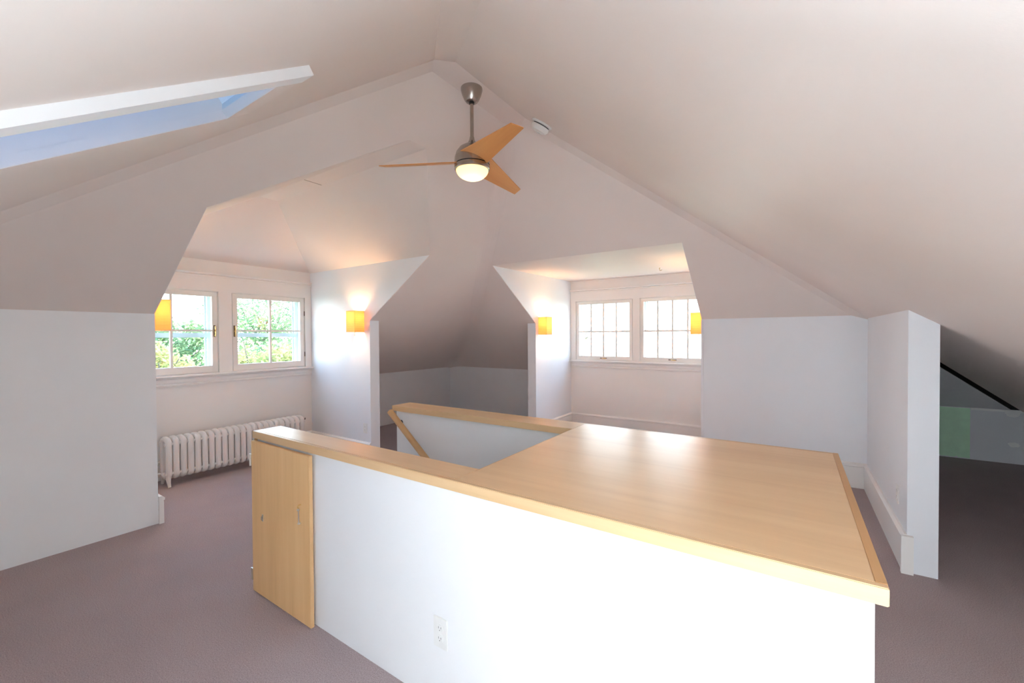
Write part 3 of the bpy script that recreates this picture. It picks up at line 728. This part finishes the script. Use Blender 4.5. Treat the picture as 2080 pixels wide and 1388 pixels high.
nC = Vector((-m_, 0, -1)).normalized(); p0 = Vector((-1.505, 2.66, min(zz(k, -1.505, 2.66) for k in PL)))
sd = empty('smoke_detector', p0); tag(sd, 'round white smoke detector on the right ceiling slope', 'smoke detector')
rot = nC.to_track_quat('Z', 'Y').to_matrix()
def rlathe(prof):
    mb = MB().lathe([(r*1.12, z*1.35) for r, z in prof], (0, 0, 0), 32); mb.v = [tuple(p0 + rot @ Vector(v)) for v in mb.v]; return mb
part('base_plate', rlathe([(0, -.002), (.068, -.002), (.070, .004), (.066, .010), (0, .010)]), 'plastic', sd, True)
part('vent_ring', rlathe([(0, .009), (.054, .009), (.054, .017), (0, .017)]), 'slot', sd, True)
part('cover', rlathe([(0, .016), (.060, .016), (.060, .030), (.050, .042), (.030, .048), (0, .049)]), 'plastic', sd, True)
part('test_button', rlathe([(0, .048), (.012, .048), (.012, .051), (0, .051)]), 'plastic', sd, True)

hp = (-1.409, 5.496, zz((0, .012, 0), 0, 0)+2.2975)
hk = empty('ceiling_hook', hp); tag(hk, 'small brass hook screwed into the far dormer ceiling', 'hook')
part('hook_wire', MB().tube([(hp[0], hp[1], hp[2]+.01)]+[(hp[0], hp[1], hp[2]-.012)]+[(hp[0]+.013-.013*math.cos(t), hp[1], hp[2]-.020-.014*math.sin(t)) for t in [math.pi*k/7 for k in range(8)]], .0022, 8), 'brass', hk, True)
part('screw_collar', MB().lathe([(0, .002), (.006, .002), (.006, -.004), (0, -.004)], hp, 12), 'brass', hk, True)

# ------------------------------------------------------------------ outdoors
struct('ground', box((-70, -50, -6.8), (40, 70, -6.6)), 'ground', 'lawn far below the attic windows')
def tree(name, label, base, crown, rad_, zr, nleaf, mat, size, seed, group, twig=0):
    rnd = random.Random(seed)
    t = empty(name, (base[0], base[1], -6.6)); tag(t, label, 'tree', group)
    tk = MB(); cx, cy, cz = crown
    tk.tube([(base[0], base[1], -6.6), ((base[0]+cx)/2, (base[1]+cy)/2, (cz-6.6)/2), (cx, cy, cz)], [.22, .16, .07], 8)
    ends = []
    for k in range(14 + twig):
        a = rnd.uniform(0, 2*math.pi); el = rnd.uniform(-.3, 1.1); L = rnd.uniform(.6, 1.0)
        s = Vector((cx, cy, cz - zr*rnd.uniform(.1, .7))); e_ = Vector((cx+rad_*.9*L*math.cos(a)*math.cos(el), cy+rad_*.9*L*math.sin(a)*math.cos(el), cz+zr*L*math.sin(el)))
        m2 = (s+e_)/2 + Vector((rnd.uniform(-.2, .2), rnd.uniform(-.2, .2), rnd.uniform(0, .3)))
        tk.tube([s, m2, e_], [.05, .03, .012], 5); ends += [m2, e_]
    part('trunk', tk, 'bark', t, True)
    lm = MB()
    cl_ = [(Vector((rnd.gauss(0, .42), rnd.gauss(0, .42), rnd.gauss(0, .42)))) for _ in range(60)]
    for i in range(nleaf):
        c_ = rnd.choice(cl_) if not twig else None
        if twig: p = rnd.choice(ends) + Vector((rnd.gauss(0, .22), rnd.gauss(0, .22), rnd.gauss(0, .22)))
        else:
            q_ = Vector((c_.x+rnd.gauss(0, .16), c_.y+rnd.gauss(0, .16), c_.z+rnd.gauss(0, .16)))
            if q_.length > .95: q_ *= rnd.uniform(.6, .95)/q_.length
            p = Vector((cx+rad_*q_.x, cy+rad_*q_.y, cz+zr*q_.z))
        a = Vector((rnd.gauss(0, 1), rnd.gauss(0, 1), rnd.gauss(0, .6))).normalized(); b_ = a.orthogonal().normalized()
        s = size*rnd.uniform(.6, 1.3)
        lm.poly([p-a*s, p+b_*s*.5, p+a*s, p-b_*s*.5])
    me = bpy.data.meshes.new('foliage'); me.from_pydata([(v[0]-base[0], v[1]-base[1], v[2]+6.6) for v in lm.v], [], lm.f)
    fo = obj('foliage', me, mat, t); fo['kind'] = 'stuff'
    return t
G = 'trees outside the left windows'
tree('leafy_tree', 'yellow leafed tree seen through the left panes of left dormer', (-13, 3.5), (-13, 3.5, -.4), 1.35, 1.9, 13000, 'leaf_yellow', .07, 1, G)
tree('leafy_tree', 'yellow green tree filling the window beside the sconce', (-13.4, 6.5), (-13.4, 6.5, -.3), 1.5, 1.9, 13000, 'leaf_yellow', .07, 2, G)
tree('leafy_tree', 'darker green tree at the right of the left dormer view', (-18, 10.2), (-18, 10.2, -.2), 2.2, 2.3, 14000, 'leaf_green', .085, 3, G)
tree('leafy_tree', 'tall pale tree rising behind the yellow trees', (-27, 13), (-27, 13, 2.2), 4.0, 2.8, 5200, 'leaf_green', .11, 4, G)
tree('leafy_tree', 'green tree beyond the near cheek of left dormer', (-13, .7), (-13, .7, -.2), 1.35, 2.2, 9000, 'leaf_green', .07, 5, G)
tree('leafy_tree', 'mid green tree between the two yellow trees', (-18.6, 5.6), (-18.6, 5.6, .2), 2.0, 2.2, 12000, 'leaf_green', .085, 9, G)
tree('bare_tree', 'thin sparse tree outside the far windows', (-7.6, 15.5), (-7.6, 15.5, 1.6), 1.6, 2.0, 260, 'leaf_yellow', .09, 6, None, 16)

# window portals guide the sky light indoors
def portal(name, loc, size, d):
    l = bpy.data.lights.new(name, 'AREA'); l.shape = 'RECTANGLE'; l.size, l.size_y = size; l.cycles.is_portal = True
    o = bpy.data.objects.new(name, l); COL.objects.link(o); o.location = loc; o.rotation_euler = Vector(d).to_track_quat('-Z', 'Y').to_euler()
portal('portal_left', (XW-.19, (W1[0][0]+W1[1][1])/2, (Z1+Z2)/2), (1.95, .95), (1, 0, 0))
portal('portal_far', ((W2[0][0]+W2[1][1])/2, YW+.19, (Z3+Z4)/2), (2.05, .98), (0, -1, 0))
portal('portal_sky', tuple(S3((SX0+SX1)/2, (SY0+SY1)/2, WD+.04)), (.5, 1.4), tuple(-nS))
